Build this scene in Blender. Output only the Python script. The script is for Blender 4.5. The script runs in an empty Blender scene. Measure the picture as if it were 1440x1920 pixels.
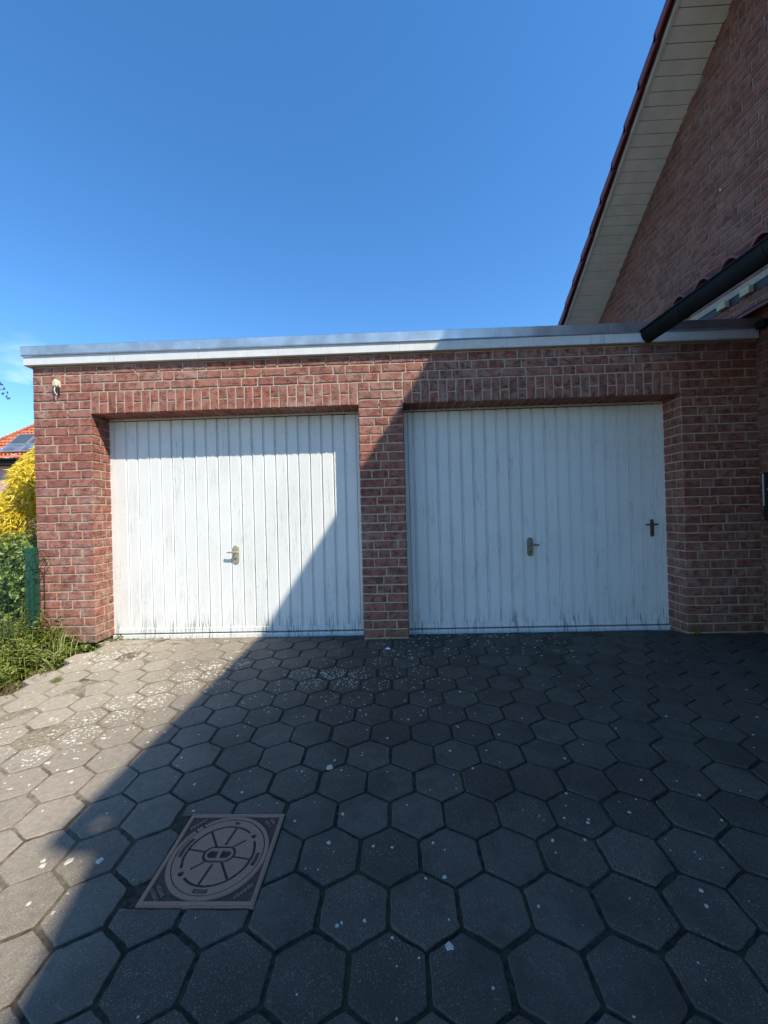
import bpy, math, random
from mathutils import Vector, Matrix
import numpy as np
sc = bpy.context.scene
COL = sc.collection
rng = random.Random(7)

# ------------------------------------------------------------------ camera
CAM_D, CAM_H = 3.6593, 1.2295
YAW, PITCH, ROLL = -0.0275, 0.0029, -0.0264
fwd = Vector((math.sin(YAW)*math.cos(PITCH), math.cos(YAW)*math.cos(PITCH), math.sin(PITCH)))
rt0 = Vector((math.cos(YAW), -math.sin(YAW), 0)); up0 = rt0.cross(fwd)
rt = rt0*math.cos(ROLL) + up0*math.sin(ROLL); up = -rt0*math.sin(ROLL) + up0*math.cos(ROLL)
cd = bpy.data.cameras.new('camera'); cam = bpy.data.objects.new('camera', cd); COL.objects.link(cam)
M = Matrix.Identity(4)
for i, v in enumerate((rt, up, -fwd)):
    for j in range(3): M[j][i] = v[j]
M[0][3], M[1][3], M[2][3] = 0, -CAM_D, CAM_H
cam.matrix_world = M
cd.sensor_fit = 'HORIZONTAL'; cd.sensor_width = 36; cd.lens = 36*720.875/1440
cd.clip_start = .05; cd.clip_end = 3000
sc.camera = cam

# ------------------------------------------------------------------ sky, sun, exposure
LDIR = Vector((-1.13, 1.0, -1.715)).normalized()
SUN_EL = math.asin(-LDIR.z); SUN_AZ = math.atan2(-LDIR.x, -LDIR.y)
w = bpy.data.worlds.new('World'); sc.world = w; w.use_nodes = True
nt = w.node_tree; nt.nodes.clear()
out = nt.nodes.new('ShaderNodeOutputWorld'); bg = nt.nodes.new('ShaderNodeBackground')
sky = nt.nodes.new('ShaderNodeTexSky'); sky.sky_type = 'NISHITA'; sky.sun_disc = False
sky.sun_elevation = SUN_EL; sky.sun_rotation = SUN_AZ
sky.air_density = 1.0; sky.dust_density = 0.0; sky.ozone_density = 4.0; sky.altitude = 100
SKY_STRENGTH = 0.15
tc = nt.nodes.new('ShaderNodeTexCoord'); sep = nt.nodes.new('ShaderNodeSeparateXYZ')
nz = nt.nodes.new('ShaderNodeTexNoise'); nz.inputs['Scale'].default_value = 5.5; nz.inputs['Detail'].default_value = 7
mp = nt.nodes.new('ShaderNodeMapping'); mp.inputs['Scale'].default_value = (1, 1, 2.6); mp.inputs['Location'].default_value = (.35, .1, .12)
cr = nt.nodes.new('ShaderNodeMapRange'); cr.inputs[1].default_value = .55; cr.inputs[2].default_value = .80
er = nt.nodes.new('ShaderNodeMapRange'); er.inputs[1].default_value = .37; er.inputs[2].default_value = .15
mu = nt.nodes.new('ShaderNodeMath'); mu.operation = 'MULTIPLY'
mix = nt.nodes.new('ShaderNodeMix'); mix.data_type = 'RGBA'
mix.inputs[7].default_value = (7.6, 8.2, 9.2, 1)
L = nt.links.new
L(tc.outputs['Generated'], mp.inputs[0]); L(mp.outputs[0], nz.inputs['Vector']); L(nz.outputs[0], cr.inputs[0])
L(tc.outputs['Generated'], sep.inputs[0]); L(sep.outputs[2], er.inputs[0])
L(cr.outputs[0], mu.inputs[0]); L(er.outputs[0], mu.inputs[1]); L(mu.outputs[0], mix.inputs[0])
hs = nt.nodes.new('ShaderNodeHueSaturation'); hs.inputs['Saturation'].default_value = 1.22
L(sky.outputs[0], hs.inputs['Color']); L(hs.outputs[0], mix.inputs[6]); L(mix.outputs[2], bg.inputs[0]); L(bg.outputs[0], out.inputs[0])
bg.inputs[1].default_value = SKY_STRENGTH

sd = bpy.data.lights.new('sun', 'SUN'); sd.energy = 4.0; sd.angle = math.radians(.53); sd.color = (1, .925, .79)
so = bpy.data.objects.new('sun', sd); COL.objects.link(so)
so.rotation_euler = LDIR.to_track_quat('-Z', 'Y').to_euler(); so.location = (6, -6, 12)
vs = sc.view_settings; vs.view_transform = 'Standard'; vs.look = 'None'; vs.gamma = 1; vs.use_curve_mapping = False
vs.exposure = 0.82

# ------------------------------------------------------------------ materials
def mat(name):
    m = bpy.data.materials.new(name); m.use_nodes = True
    n = m.node_tree; b = n.nodes['Principled BSDF']
    return m, n, b
class N:
    """tiny node helper"""
    def __init__(s, nt): s.nt = nt
    def new(s, t, **kw):
        n = s.nt.nodes.new(t)
        for k, v in kw.items(): setattr(n, k, v)
        return n
    def link(s, a, b): s.nt.links.new(a, b)
    def coord(s, scale=(1, 1, 1)):
        t = s.new('ShaderNodeTexCoord'); m = s.new('ShaderNodeMapping'); m.inputs['Scale'].default_value = scale
        s.link(t.outputs['Object'], m.inputs[0]); return m.outputs[0]
    def noise(s, scale, detail=4, vec=None, rough=.5):
        n = s.new('ShaderNodeTexNoise'); n.inputs['Scale'].default_value = scale; n.inputs['Detail'].default_value = detail
        n.inputs['Roughness'].default_value = rough
        s.link(vec if vec is not None else s.coord(), n.inputs['Vector']); return n.outputs[0]
    def rng(s, x, a, b, c=0, d=1):
        n = s.new('ShaderNodeMapRange'); n.inputs[1].default_value = a; n.inputs[2].default_value = b
        n.inputs[3].default_value = c; n.inputs[4].default_value = d; s.link(x, n.inputs[0]); return n.outputs[0]
    def math(s, op, a, b):
        n = s.new('ShaderNodeMath', operation=op)
        for i, v in enumerate((a, b)):
            if isinstance(v, (int, float)): n.inputs[i].default_value = v
            else: s.link(v, n.inputs[i])
        return n.outputs[0]
    def mix(s, f, a, b, bt='MIX'):
        n = s.new('ShaderNodeMix', data_type='RGBA', blend_type=bt)
        for i, v in ((0, f), (6, a), (7, b)):
            if isinstance(v, (int, float)): n.inputs[i].default_value = v
            elif isinstance(v, tuple): n.inputs[i].default_value = (*v, 1)
            else: s.link(v, n.inputs[i])
        return n.outputs[2]
    def ramp(s, x, stops):
        n = s.new('ShaderNodeValToRGB'); e = n.color_ramp.elements
        while len(e) < len(stops): e.new(.5)
        for q, (p, c) in zip(e, stops): q.position = p; q.color = (*c, 1)
        s.link(x, n.inputs[0]); return n.outputs[0]
    def attr(s, name):
        n = s.new('ShaderNodeAttribute', attribute_name=name); return n.outputs['Fac']
    def bump(s, h, b, strength=.3, dist=.005):
        n = s.new('ShaderNodeBump'); n.inputs['Strength'].default_value = strength; n.inputs['Distance'].default_value = dist
        s.link(h, n.inputs['Height']); s.link(n.outputs[0], b.inputs['Normal'])

def simple(name, col, rough=.7, metal=0, var=.18, nscale=30, bump=0, bdist=.003):
    m, n, b = mat(name); k = N(n)
    f = k.noise(nscale, 5)
    c = k.mix(k.rng(f, .3, .7), tuple(x*(1-var) for x in col), tuple(min(1, x*(1+var)) for x in col))
    k.link(c, b.inputs['Base Color']); b.inputs['Roughness'].default_value = rough; b.inputs['Metallic'].default_value = metal
    if bump: k.bump(f, b, bump, bdist)
    return m

def brick_mat(name, stops, pale=.35):
    m, n, b = mat(name); k = N(n)
    r = k.attr('rnd')
    base = k.ramp(r, stops)
    # fold creases pressed into the clay: stretched, ridged noise shifted per brick
    co = k.new('ShaderNodeTexCoord'); ad = k.new('ShaderNodeVectorMath', operation='ADD'); cmb = k.new('ShaderNodeCombineXYZ')
    sh = k.math('MULTIPLY', r, 37.0)
    for i in range(3): k.link(sh, cmb.inputs[i])
    k.link(co.outputs['Object'], ad.inputs[0]); k.link(cmb.outputs[0], ad.inputs[1])
    mp = k.new('ShaderNodeMapping'); mp.inputs['Scale'].default_value = (13, 13, 38); k.link(ad.outputs[0], mp.inputs[0])
    nz = k.new('ShaderNodeTexNoise'); nz.inputs['Scale'].default_value = 1.6; nz.inputs['Detail'].default_value = 5; nz.inputs['Distortion'].default_value = 1.4
    k.link(mp.outputs[0], nz.inputs['Vector'])
    ridge = k.math('ABSOLUTE', k.math('SUBTRACT', nz.outputs[0], .5), 0)
    crease = k.rng(ridge, 0.0, .042, 1, 0)
    gate = k.rng(k.noise(16, 2), .46, .56)
    crease = k.math('MULTIPLY', crease, gate)
    grain = k.noise(160, 4)
    base = k.mix(k.rng(grain, .3, .7, .0, .45), base, (.30, .17, .13))
    bloom = k.math('MULTIPLY', k.math('MULTIPLY', k.rng(k.noise(9, 5), .42, .68), k.rng(k.noise(.9, 2), .42, .58, .10, 1.9)), pale)
    base = k.mix(bloom, base, (.42, .29, .24))
    base = k.mix(k.math('MULTIPLY', crease, .7), base, (.045, .016, .012))
    # splash dirt and moss on the lowest courses, faint runs elsewhere
    s2 = k.new('ShaderNodeSeparateXYZ'); k.link(co.outputs['Object'], s2.inputs[0])
    foot = k.math('MULTIPLY', k.rng(s2.outputs[2], .42, .02), k.rng(k.noise(6, 4), .35, .6, .25, 1))
    base = k.mix(k.math('MULTIPLY', foot, .6), base, (.15, .115, .065))
    runs = k.math('MULTIPLY', k.rng(k.noise(1.0, 5, k.coord((7, 7, .9)), .6), .56, .72), .35)
    base = k.mix(runs, base, (.10, .055, .042))
    k.link(base, b.inputs['Base Color']); b.inputs['Roughness'].default_value = .88
    h = k.math('SUBTRACT', k.math('MULTIPLY', k.noise(60, 4), .6), crease)
    k.bump(h, b, .9, .006)
    return m

BRICK = brick_mat('red_clay_brick', [(0, (.235, .068, .047)), (.3, (.29, .084, .055)), (.6, (.335, .099, .061)), (.85, (.355, .116, .074)), (1, (.32, .138, .108))])
HBRICK = brick_mat('dark_house_brick', [(0, (.135, .038, .022)), (.5, (.205, .056, .032)), (.85, (.23, .070, .042)), (1, (.19, .085, .062))], .10)

def mortar_mat():
    m, n, b = mat('pale_mortar'); k = N(n)
    f = k.noise(120, 4); g = k.noise(3, 4)
    c = k.mix(k.rng(f, .3, .7), (.40, .32, .225), (.53, .44, .315))
    c = k.mix(k.rng(g, .55, .8, 0, .4), c, (.22, .19, .16))
    k.link(c, b.inputs['Base Color']); b.inputs['Roughness'].default_value = .95; k.bump(f, b, .5, .003)
    return m
MORTAR = mortar_mat()
HMORTAR = simple('grey_house_mortar', (.235, .185, .15), .95, 0, .2, 90)

def door_mat():
    m, n, b = mat('weathered_white_paint'); k = N(n)
    streak = k.noise(1.0, 6, k.coord((85, 6, 4.2)), .72)
    fine = k.noise(1.0, 5, k.coord((230, 20, 15)), .75)
    patch = k.noise(1.0, 4, k.coord((5.5, 1, 2.1)), .6)
    s = k.math('MULTIPLY', k.rng(streak, .54, .66), k.rng(patch, .46, .62))
    s = k.math('MAXIMUM', s, k.math('MULTIPLY', k.rng(fine, .56, .67), k.rng(patch, .40, .56)))
    # dirt splashed up from the ground on the lowest hand's breadth
    t = k.new('ShaderNodeTexCoord'); sp = k.new('ShaderNodeSeparateXYZ'); k.link(t.outputs['Object'], sp.inputs[0])
    low = k.rng(sp.outputs[2], .10, .27, 1, 0)
    tall = k.noise(1.0, 5, k.coord((70, 5, 5)), .6)
    d = k.math('MULTIPLY', k.math('MULTIPLY', low, k.rng(tall, .50, .62)), k.rng(k.noise(1.0, 3, k.coord((7, 1, .3))), .40, .60, .15, 1))
    s = k.math('MAXIMUM', k.math('MULTIPLY', s, .50), k.math('MULTIPLY', d, .95))
    spot = k.rng(k.noise(55, 1), .77, .80)
    s = k.math('MAXIMUM', s, k.math('MULTIPLY', spot, .7))
    tone = k.mix(k.rng(k.noise(2.2, 3), .3, .7), (.70, .695, .655), (.75, .75, .715))
    c = k.mix(s, tone, (.14, .14, .125))
    k.link(c, b.inputs['Base Color']); k.link(k.rng(s, 0, 1, .42, .85), b.inputs['Roughness'])
    k.bump(k.noise(30, 3), b, .06, .003)
    return m
DOORP = door_mat()
def board_mat():
    m, n, b = mat('white_painted_board'); k = N(n)
    f = k.noise(12, 5); drip = k.noise(1.0, 5, k.coord((26, 26, 3)), .65); g = k.noise(3, 3); spk = k.noise(1.0, 3, k.coord((30, 30, 60)))
    c = k.mix(k.rng(f, .3, .7), (.63, .63, .60), (.70, .70, .67))
    c = k.mix(k.math('MULTIPLY', k.math('MULTIPLY', k.rng(drip, .54, .70), k.rng(g, .42, .60)), .5), c, (.30, .29, .25))
    c = k.mix(k.math('MULTIPLY', k.rng(spk, .68, .74), .6), c, (.22, .20, .17))
    k.link(c, b.inputs['Base Color']); b.inputs['Roughness'].default_value = .5; k.bump(f, b, .08, .003); return m
WHITE = board_mat()
BLACKGAP = simple('dark_gap', (.012, .012, .012), .9)
ZINC = simple('weathered_zinc', (.46, .49, .53), .34, .85, .2, 7, .05, .004)
DARKZINC = simple('dark_zinc_gutter', (.009, .0105, .010), .65, .0, .25, 8)
DARKZINC.node_tree.nodes['Principled BSDF'].inputs['Specular IOR Level'].default_value = .18
SOFFIT = simple('cream_soffit_board', (.72, .66, .58), .6, 0, .08, 6)
TRIM = simple('pale_verge_trim', (.55, .53, .47), .5, 0, .08, 8)
HTILE = simple('dark_red_roof_tile', (.17, .036, .032), .55, 0, .25, 14, .2)
OTILE = simple('orange_roof_tile', (.44, .125, .055), .75, 0, .25, 3, 0)
CREAM = simple('cream_block_paint', (.40, .335, .20), .6)
BATTEN = simple('grey_batten', (.31, .265, .205), .7)
CREAMPL = simple('cream_plastic', (.60, .57, .39), .45, 0, .08)
DARKPL = simple('dark_plastic', (.02, .018, .022), .5)
HANDLE = simple('brushed_old_brass', (.46, .42, .29), .42, .55, .15, 60)
HANDLEW = simple('weathered_brass', (.24, .22, .16), .4, .5, .25, 50)
HANDLED = simple('dark_bronze_handle', (.13, .115, .10), .4, .6, .2, 60)
FENCEG = simple('green_powder_coat', (.010, .072, .042), .4, 0, .12, 20)
WIRE = simple('dark_green_wire', (.010, .028, .020), .45, 0, .2)
SOIL = simple('brown_soil', (.085, .06, .038), .95, 0, .5, 40, .6, .02)
PINK = simple('pink_render', (.60, .34, .30), .85, 0, .05, 3)
PANELG = simple('dark_collector_glass', (.07, .085, .095), .15, 0, .1, 2)
PANELF = simple('aluminium_panel_frame', (.55, .55, .53), .4, .7, .1)
GLASS = simple('blue_grey_roof_glass', (.20, .26, .34), .08, .5, .6, 1.2)
GRAVEL = simple('roof_felt', (.09, .09, .09), .95, 0, .3, 60)
CONCRETE = simple('grey_foundation', (.14, .125, .10), .95, 0, .3, 20)
SCRAP = simple('white_scrap', (.72, .72, .70), .6)
RUBBER = simple('black_cable', (.012, .012, .013), .6)
PLAST = simple('interior_dark', (.02, .018, .016), .9)

def paver_mat():
    m, n, b = mat('grey_concrete_paver'); k = N(n)
    r = k.attr('rnd')
    base = k.ramp(r, [(0, (.068, .053, .038)), (.3, (.090, .070, .050)), (.7, (.104, .081, .058)), (1, (.130, .103, .075))])
    sp = k.noise(260, 3); mid = k.noise(28, 5); big = k.noise(1.7, 4)
    base = k.mix(k.rng(mid, .3, .7, 0, .5), base, (.080, .063, .047))
    base = k.mix(k.rng(sp, .58, .70), base, (.27, .24, .20))
    base = k.mix(k.rng(sp, .42, .30), base, (.040, .036, .031))
    base = k.mix(k.rng(big, .48, .68, 0, .4), base, (.135, .112, .086))
    stain = k.math('MULTIPLY', k.rng(k.noise(4.5, 5, None, .68), .48, .64), .62)
    base = k.mix(stain, base, (.060, .048, .037))
    # pale sand off the left bed, also painting in sunlight, thinning across the drive
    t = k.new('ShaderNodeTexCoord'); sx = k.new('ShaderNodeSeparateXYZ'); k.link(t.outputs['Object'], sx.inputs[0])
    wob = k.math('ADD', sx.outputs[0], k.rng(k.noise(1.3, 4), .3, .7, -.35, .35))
    sunlit_film = k.math('MULTIPLY', k.rng(wob, -.45, -2.3, 0, .85), k.rng(k.noise(38, 4), .25, .6, .65, 1))
    sunlit_dust = k.mix(k.rng(sp, .35, .65), k.mix(r, (.27, .225, .165), (.36, .305, .235)), (.44, .39, .31))
    base = k.mix(sunlit_film, base, sunlit_dust)
    v = k.new('ShaderNodeTexVoronoi', feature='F1'); v.inputs['Scale'].default_value = 75; k.link(k.coord(), v.inputs['Vector'])
    dot = k.math('MULTIPLY', k.rng(v.outputs['Distance'], .16, .10), k.rng(k.noise(11, 3), .55, .66))
    base = k.mix(k.math('MULTIPLY', dot, .7), base, (.42, .41, .36))
    k.link(base, b.inputs['Base Color']); b.inputs['Roughness'].default_value = .9
    b.inputs['Specular IOR Level'].default_value = .25
    k.bump(k.math('ADD', sp, k.math('MULTIPLY', mid, .7)), b, .55, .003)
    return m
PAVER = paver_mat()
def joint_mat():
    m, n, b = mat('joint_sand_and_moss'); k = N(n)
    f = k.noise(45, 5); g = k.noise(2.5, 4)
    c = k.mix(k.rng(f, .35, .65), (.014, .011, .008), (.06, .047, .028))
    c = k.mix(k.rng(g, .5, .68, 0, .55), c, (.055, .06, .022))
    t = k.new('ShaderNodeTexCoord'); sp = k.new('ShaderNodeSeparateXYZ'); k.link(t.outputs['Object'], sp.inputs[0])
    sand = k.math('MULTIPLY', k.rng(sp.outputs[0], -.9, -2.0), k.rng(k.noise(5, 4), .25, .5))
    c = k.mix(sand, c, k.mix(k.rng(f, .35, .65), (.16, .125, .08), (.27, .225, .16)))
    k.link(c, b.inputs['Base Color']); b.inputs['Roughness'].default_value = 1; k.bump(f, b, .9, .006)
    return m
JOINT = joint_mat()
LICHEN = simple('pale_lichen', (.52, .49, .40), .95, 0, .22, 150, .5)
def iron_mat():
    m, n, b = mat('cast_iron_cover'); k = N(n)
    f = k.noise(190, 4); g = k.noise(14, 4)
    c = k.mix(k.rng(f, .3, .7), (.27, .145, .095), (.38, .215, .145))
    c = k.mix(k.rng(g, .5, .75, 0, .45), c, (.37, .195, .12))
    k.link(c, b.inputs['Base Color']); b.inputs['Roughness'].default_value = .72; b.inputs['Metallic'].default_value = .05
    k.bump(f, b, .4, .002); return m
IRON = iron_mat()
DIRT = simple('dirt_in_recess', (.085, .056, .042), .95, 0, .3, 90)
def ground_mat():
    m, n, b = mat('rough_grass_ground'); k = N(n)
    f = k.noise(6, 6); g = k.noise(.5, 4)
    c = k.mix(k.rng(f, .35, .65), (.04, .055, .016), (.09, .075, .04))
    c = k.mix(k.rng(g, .4, .65, 0, .6), c, (.05, .085, .02))
    k.link(c, b.inputs['Base Color']); b.inputs['Roughness'].default_value = 1; k.bump(f, b, .8, .03); return m
GROUND = ground_mat()
def leaf_mat(name, stops, trans=.25, rough=.5):
    m, n, b = mat(name); k = N(n)
    c = k.ramp(k.attr('rnd'), stops)
    c = k.mix(k.rng(k.noise(40, 3), .3, .7, 0, .25), c, tuple(x*.6 for x in stops[0][1]))
    k.link(c, b.inputs['Base Color']); b.inputs['Roughness'].default_value = rough
    tr = k.new('ShaderNodeBsdfTranslucent'); k.link(c, tr.inputs[0])
    mx = k.new('ShaderNodeMixShader'); mx.inputs[0].default_value = trans
    o = [x for x in n.nodes if x.type == 'OUTPUT_MATERIAL'][0]
    k.link(b.outputs[0], mx.inputs[1]); k.link(tr.outputs[0], mx.inputs[2]); k.link(mx.outputs[0], o.inputs[0])
    return m
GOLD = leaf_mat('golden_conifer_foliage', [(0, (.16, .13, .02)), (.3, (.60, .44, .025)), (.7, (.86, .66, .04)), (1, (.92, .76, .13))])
GREENL = leaf_mat('green_shrub_leaf', [(0, (.05, .10, .022)), (.4, (.12, .20, .04)), (.8, (.22, .32, .075)), (1, (.40, .45, .16))])
WEEDL = leaf_mat('weed_leaf', [(0, (.10, .14, .022)), (.5, (.23, .29, .055)), (.85, (.38, .41, .09)), (1, (.54, .53, .18))], .4)
GRASSL = leaf_mat('pale_grass_blade', [(0, (.16, .20, .05)), (.6, (.30, .34, .12)), (1, (.45, .45, .22))])
DRYL = leaf_mat('dry_straw', [(0, (.16, .11, .06)), (.6, (.32, .22, .12)), (1, (.45, .34, .2))])
COVERL = leaf_mat('bright_low_weed', [(0, (.08, .13, .02)), (.5, (.18, .24, .04)), (1, (.30, .34, .07))])
MAPLEL = leaf_mat('purple_maple_leaf', [(0, (.03, .010, .014)), (1, (.08, .02, .03))])
BARK = simple('brown_bark', (.09, .065, .045), .95, 0, .3, 30, .6, .01)

# ------------------------------------------------------------------ mesh helpers
class MB:
    def __init__(s): s.v = []; s.f = []; s.mi = []; s.r = []
    def add(s, vs, fs, mi=0, r=None):
        o = len(s.v); s.v += [tuple(p) for p in vs]; r = rng.random() if r is None else r
        for f in fs: s.f.append(tuple(i+o for i in f)); s.mi.append(mi); s.r.append(r)
    def box(s, a, b, mi=0, r=None):
        (x0, y0, z0), (x1, y1, z1) = [tuple(min(p, q) for p, q in zip(a, b)), tuple(max(p, q) for p, q in zip(a, b))]
        s.add([(x0,y0,z0),(x1,y0,z0),(x1,y1,z0),(x0,y1,z0),(x0,y0,z1),(x1,y0,z1),(x1,y1,z1),(x0,y1,z1)],
              [(0,3,2,1),(4,5,6,7),(0,1,5,4),(1,2,6,5),(2,3,7,6),(3,0,4,7)], mi, r)
    def prism(s, poly, axis, t0, t1, mi=0):
        """poly: 2-D outline in the plane normal to axis"""
        def P(p, t):
            return {'x': (t, p[0], p[1]), 'y': (p[0], t, p[1]), 'z': (p[0], p[1], t)}[axis]
        n = len(poly)
        s.add([P(p, t0) for p in poly]+[P(p, t1) for p in poly],
              [tuple(range(n))[::-1], tuple(range(n, 2*n))]+[(i, (i+1) % n, n+(i+1) % n, n+i) for i in range(n)], mi)
    def tube(s, pts, rad, k=6, mi=0, r=None, cap=True):
        pts = [Vector(p) for p in pts]; rads = rad if isinstance(rad, (list, tuple)) else [rad]*len(pts)
        vs = []
        for i, p in enumerate(pts):
            t = (pts[min(i+1, len(pts)-1)]-pts[max(i-1, 0)]).normalized()
            a = t.cross(Vector((0, 0, 1)) if abs(t.z) < .9 else Vector((1, 0, 0))).normalized(); b = t.cross(a)
            for j in range(k):
                q = 2*math.pi*j/k; vs.append(p+rads[i]*(math.cos(q)*a+math.sin(q)*b))
        fs = [(i*k+j, i*k+(j+1) % k, (i+1)*k+(j+1) % k, (i+1)*k+j) for i in range(len(pts)-1) for j in range(k)]
        if cap: fs += [tuple(range(k))[::-1], tuple(range((len(pts)-1)*k, len(pts)*k))]
        s.add(vs, fs, mi, r)
    def build(s, name, mats, parent=None, smooth=False, bevel=0):
        me = bpy.data.meshes.new(name); me.from_pydata(s.v, [], s.f); me.update()
        for m in (mats if isinstance(mats, (list, tuple)) else [mats]): me.materials.append(m)
        me.polygons.foreach_set('material_index', s.mi)
        a = me.attributes.new('rnd', 'FLOAT', 'FACE'); a.data.foreach_set('value', s.r)
        if smooth: me.polygons.foreach_set('use_smooth', [True]*len(s.f))
        o = bpy.data.objects.new(name, me); COL.objects.link(o)
        if parent: o.parent = parent
        if bevel:
            md = o.modifiers.new('bevel', 'BEVEL'); md.width = bevel; md.segments = 2; md.limit_method = 'ANGLE'
        return o
def thing(name, label, cat, group=None):
    o = bpy.data.objects.new(name, None); COL.objects.link(o); o.empty_display_size = .2
    o['label'] = label; o['category'] = cat
    if group: o['group'] = group
    return o
def tag(o, label, cat, group=None, kind=None):
    o['label'] = label; o['category'] = cat
    if group: o['group'] = group
    if kind: o['kind'] = kind
    return o
def structure(o, label=None):
    o['kind'] = 'structure'
    if label: o['label'] = label
    return o

JW = .0118      # mortar joint
def add_brick(mb, O, e1, e2, n, length, height, mi=0, depth=.0125, nx=4, ny=2):
    """one brick face standing proud of the mortar, its outline slightly irregular, arrises worn"""
    O, e1, e2, n = map(Vector, (O, e1, e2, n))
    jit = lambda a: rng.uniform(-a, a)
    tilt = jit(.0012)
    ring = []; vs = []
    us = [i/nx for i in range(nx+1)]; ws = [j/ny for j in range(ny+1)]
    border = [(u, 0) for u in us]+[(1, q) for q in ws[1:]]+[(u, 1) for u in us[::-1][1:]]+[(0, q) for q in ws[::-1][1:-1]]
    m = len(border)
    for (u, q) in border:
        a = u*length+jit(.0022); b = q*height+jit(.0022)
        ring.append((a, b))
    cx, cy = length/2, height/2; ins = .0045
    for d, k in ((-depth, 0), (-.0035, 0), (0, 1)):
        for (a, b) in ring:
            if k:
                a += ins if a < cx*.3 else (-ins if a > cx*1.7 else 0); b += ins if b < cy*.5 else (-ins if b > cy*1.5 else 0)
            vs.append(O+a*e1+b*e2+(d+(tilt+jit(.0008) if k else 0))*n)
    fs = []
    for L_ in (0, 1):
        fs += [(L_*m+i, L_*m+(i+1) % m, (L_+1)*m+(i+1) % m, (L_+1)*m+i) for i in range(m)]
    fs.append(tuple(range(2*m, 3*m)))
    mb.add(vs, fs, mi, rng.random())

def fill_row(width, prev, lens=(.232, .232, .232, .116, .156)):
    """a wild bond: lengths that add up to width and whose joints keep clear of the row below"""
    best = None
    for t in range(60):
        seq = []; tot = 0
        while tot < width-.30:
            l = rng.choice(lens); seq.append(l); tot += l
        rest = width-tot
        if rest > .245: a = rng.choice((.116, .156, rest/2)); seq += [a, rest-a]
        else: seq.append(rest)
        if rng.random() < .5: seq = seq[::-1]
        if min(seq) < .06: continue
        js = np.cumsum(seq)[:-1]
        clash = sum(1 for j in js for p in prev if abs(j-p) < .028)
        if best is None or clash < best[0]: best = (clash, seq, js)
        if clash == 0: break
    return best[1], list(best[2])

def brick_panel(mb, O, e1, n, width, z0, courses, H=.0844, clip=None, mi=0, zskip=None):
    O, e1 = Vector(O), Vector(e1); prev = []
    for c in range(courses):
        seq, prev = fill_row(width, prev)
        x = 0
        for l in seq:
            p = O+e1*(x+JW/2)+Vector((0, 0, z0+c*H+JW/2))
            ok = True
            if clip: ok = clip(x+l/2, z0+(c+1)*H)
            if ok: add_brick(mb, p, e1, (0, 0, 1), n, l-JW+rng.uniform(-.002, .002), H-JW+rng.uniform(-.002, .0015), mi)
            x += l

# ------------------------------------------------------------------ setting: ground, soil, driveway
XE = -2.86           # left paving edge
def gz(y):           # the drive falls gently away from the garage; a small dip at the door threshold
    return .033+.0518*y if y <= 0 else .033-.035*min(1, y/.244)
gm = MB(); gm.add([(-900, -900, -1.1), (900, -900, -1.1), (900, 900, -.5), (-900, 900, -.5)], [(0, 1, 2, 3)])
structure(gm.build('ground', GROUND))
sm = MB()
nx_, ny_ = 36, 60
def soil_z(x, y):
    e = max(0, min(1, (XE+.02-x)/.35))
    return gz(min(y, 0) if y > -6 else -6)-.05-.10*e+.02*math.sin(9*x+4*y)+.015*math.sin(17*y-6*x)
vs_ = []
for j in range(ny_+1):
    for i in range(nx_+1):
        x = -9+(XE+.1+9)*(i/nx_)**.5; y = -9+21*j/ny_
        vs_.append((x, y, soil_z(x, y)))
sm.add(vs_, [(j*(nx_+1)+i, j*(nx_+1)+i+1, (j+1)*(nx_+1)+i+1, (j+1)*(nx_+1)+i) for j in range(ny_) for i in range(nx_)])
structure(sm.build('soil', SOIL, smooth=True))
jb = MB()
nb_x, nb_y = 60, 80
def bed(x, y):       # joints are brim-full of washed sand beside the planted bed, emptier elsewhere
    f = max(0, min(1, (x+2.0)/1.1)); f += .25*math.sin(3.1*x+1.7*y)*f
    return gz(y)-.0026-.0069*max(0, min(1, f))
bv = [(XE+.03+(9-XE-.03)*(i/nb_x)**1.3, (-14+8*j/20 if j <= 20 else -6+6.3*(j-20)/(nb_y-20))) for j in range(nb_y+1) for i in range(nb_x+1)]
jb.add([(x, y, bed(x, y)) for x, y in bv], [(j*(nb_x+1)+i, j*(nb_x+1)+i+1, (j+1)*(nb_x+1)+i+1, (j+1)*(nb_x+1)+i) for j in range(nb_y) for i in range(nb_x)])
jb.add([(XE+.03, y, bed(XE+.03, y)-q) for y in (-14, -10, -6, -3, 0, .3) for q in (0, .3)], [(2*i, 2*i+2, 2*i+3, 2*i+1) for i in range(5)])
structure(jb.build('paving_bed', JOINT))

X0, X1, X2, X3, X4, X5 = -3.507, -2.928, -.323, .110, 2.695, 3.401
RD, ZS, ZT = .244, 2.2696, 2.4876
MHC, MHS = (-.715, -2.182), .39
MSX, MSY = 1.035, .955
MX0, MX1, MY0, MY1 = MHC[0]-MHS*MSX/2-.006, MHC[0]+MHS*MSX/2+.006, MHC[1]-MHS*MSY/2-.006, MHC[1]+MHS*MSY/2+.006
HEX_W, HEX_ROW = .2313, .1877
def clip_half(poly, a, b, c):      # keep a*x+b*y<=c
    o = []
    for i in range(len(poly)):
        p, q = poly[i], poly[(i+1) % len(poly)]
        fp, fq = a*p[0]+b*p[1]-c, a*q[0]+b*q[1]-c
        if fp <= 0: o.append(p)
        if fp*fq < 0:
            t = fp/(fp-fq); o.append((p[0]+t*(q[0]-p[0]), p[1]+t*(q[1]-p[1])))
    return o
def area(p): return abs(sum(p[i][0]*p[(i+1) % len(p)][1]-p[(i+1) % len(p)][0]*p[i][1] for i in range(len(p))))/2 if len(p) > 2 else 0
pv = MB(); hexes = []
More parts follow.
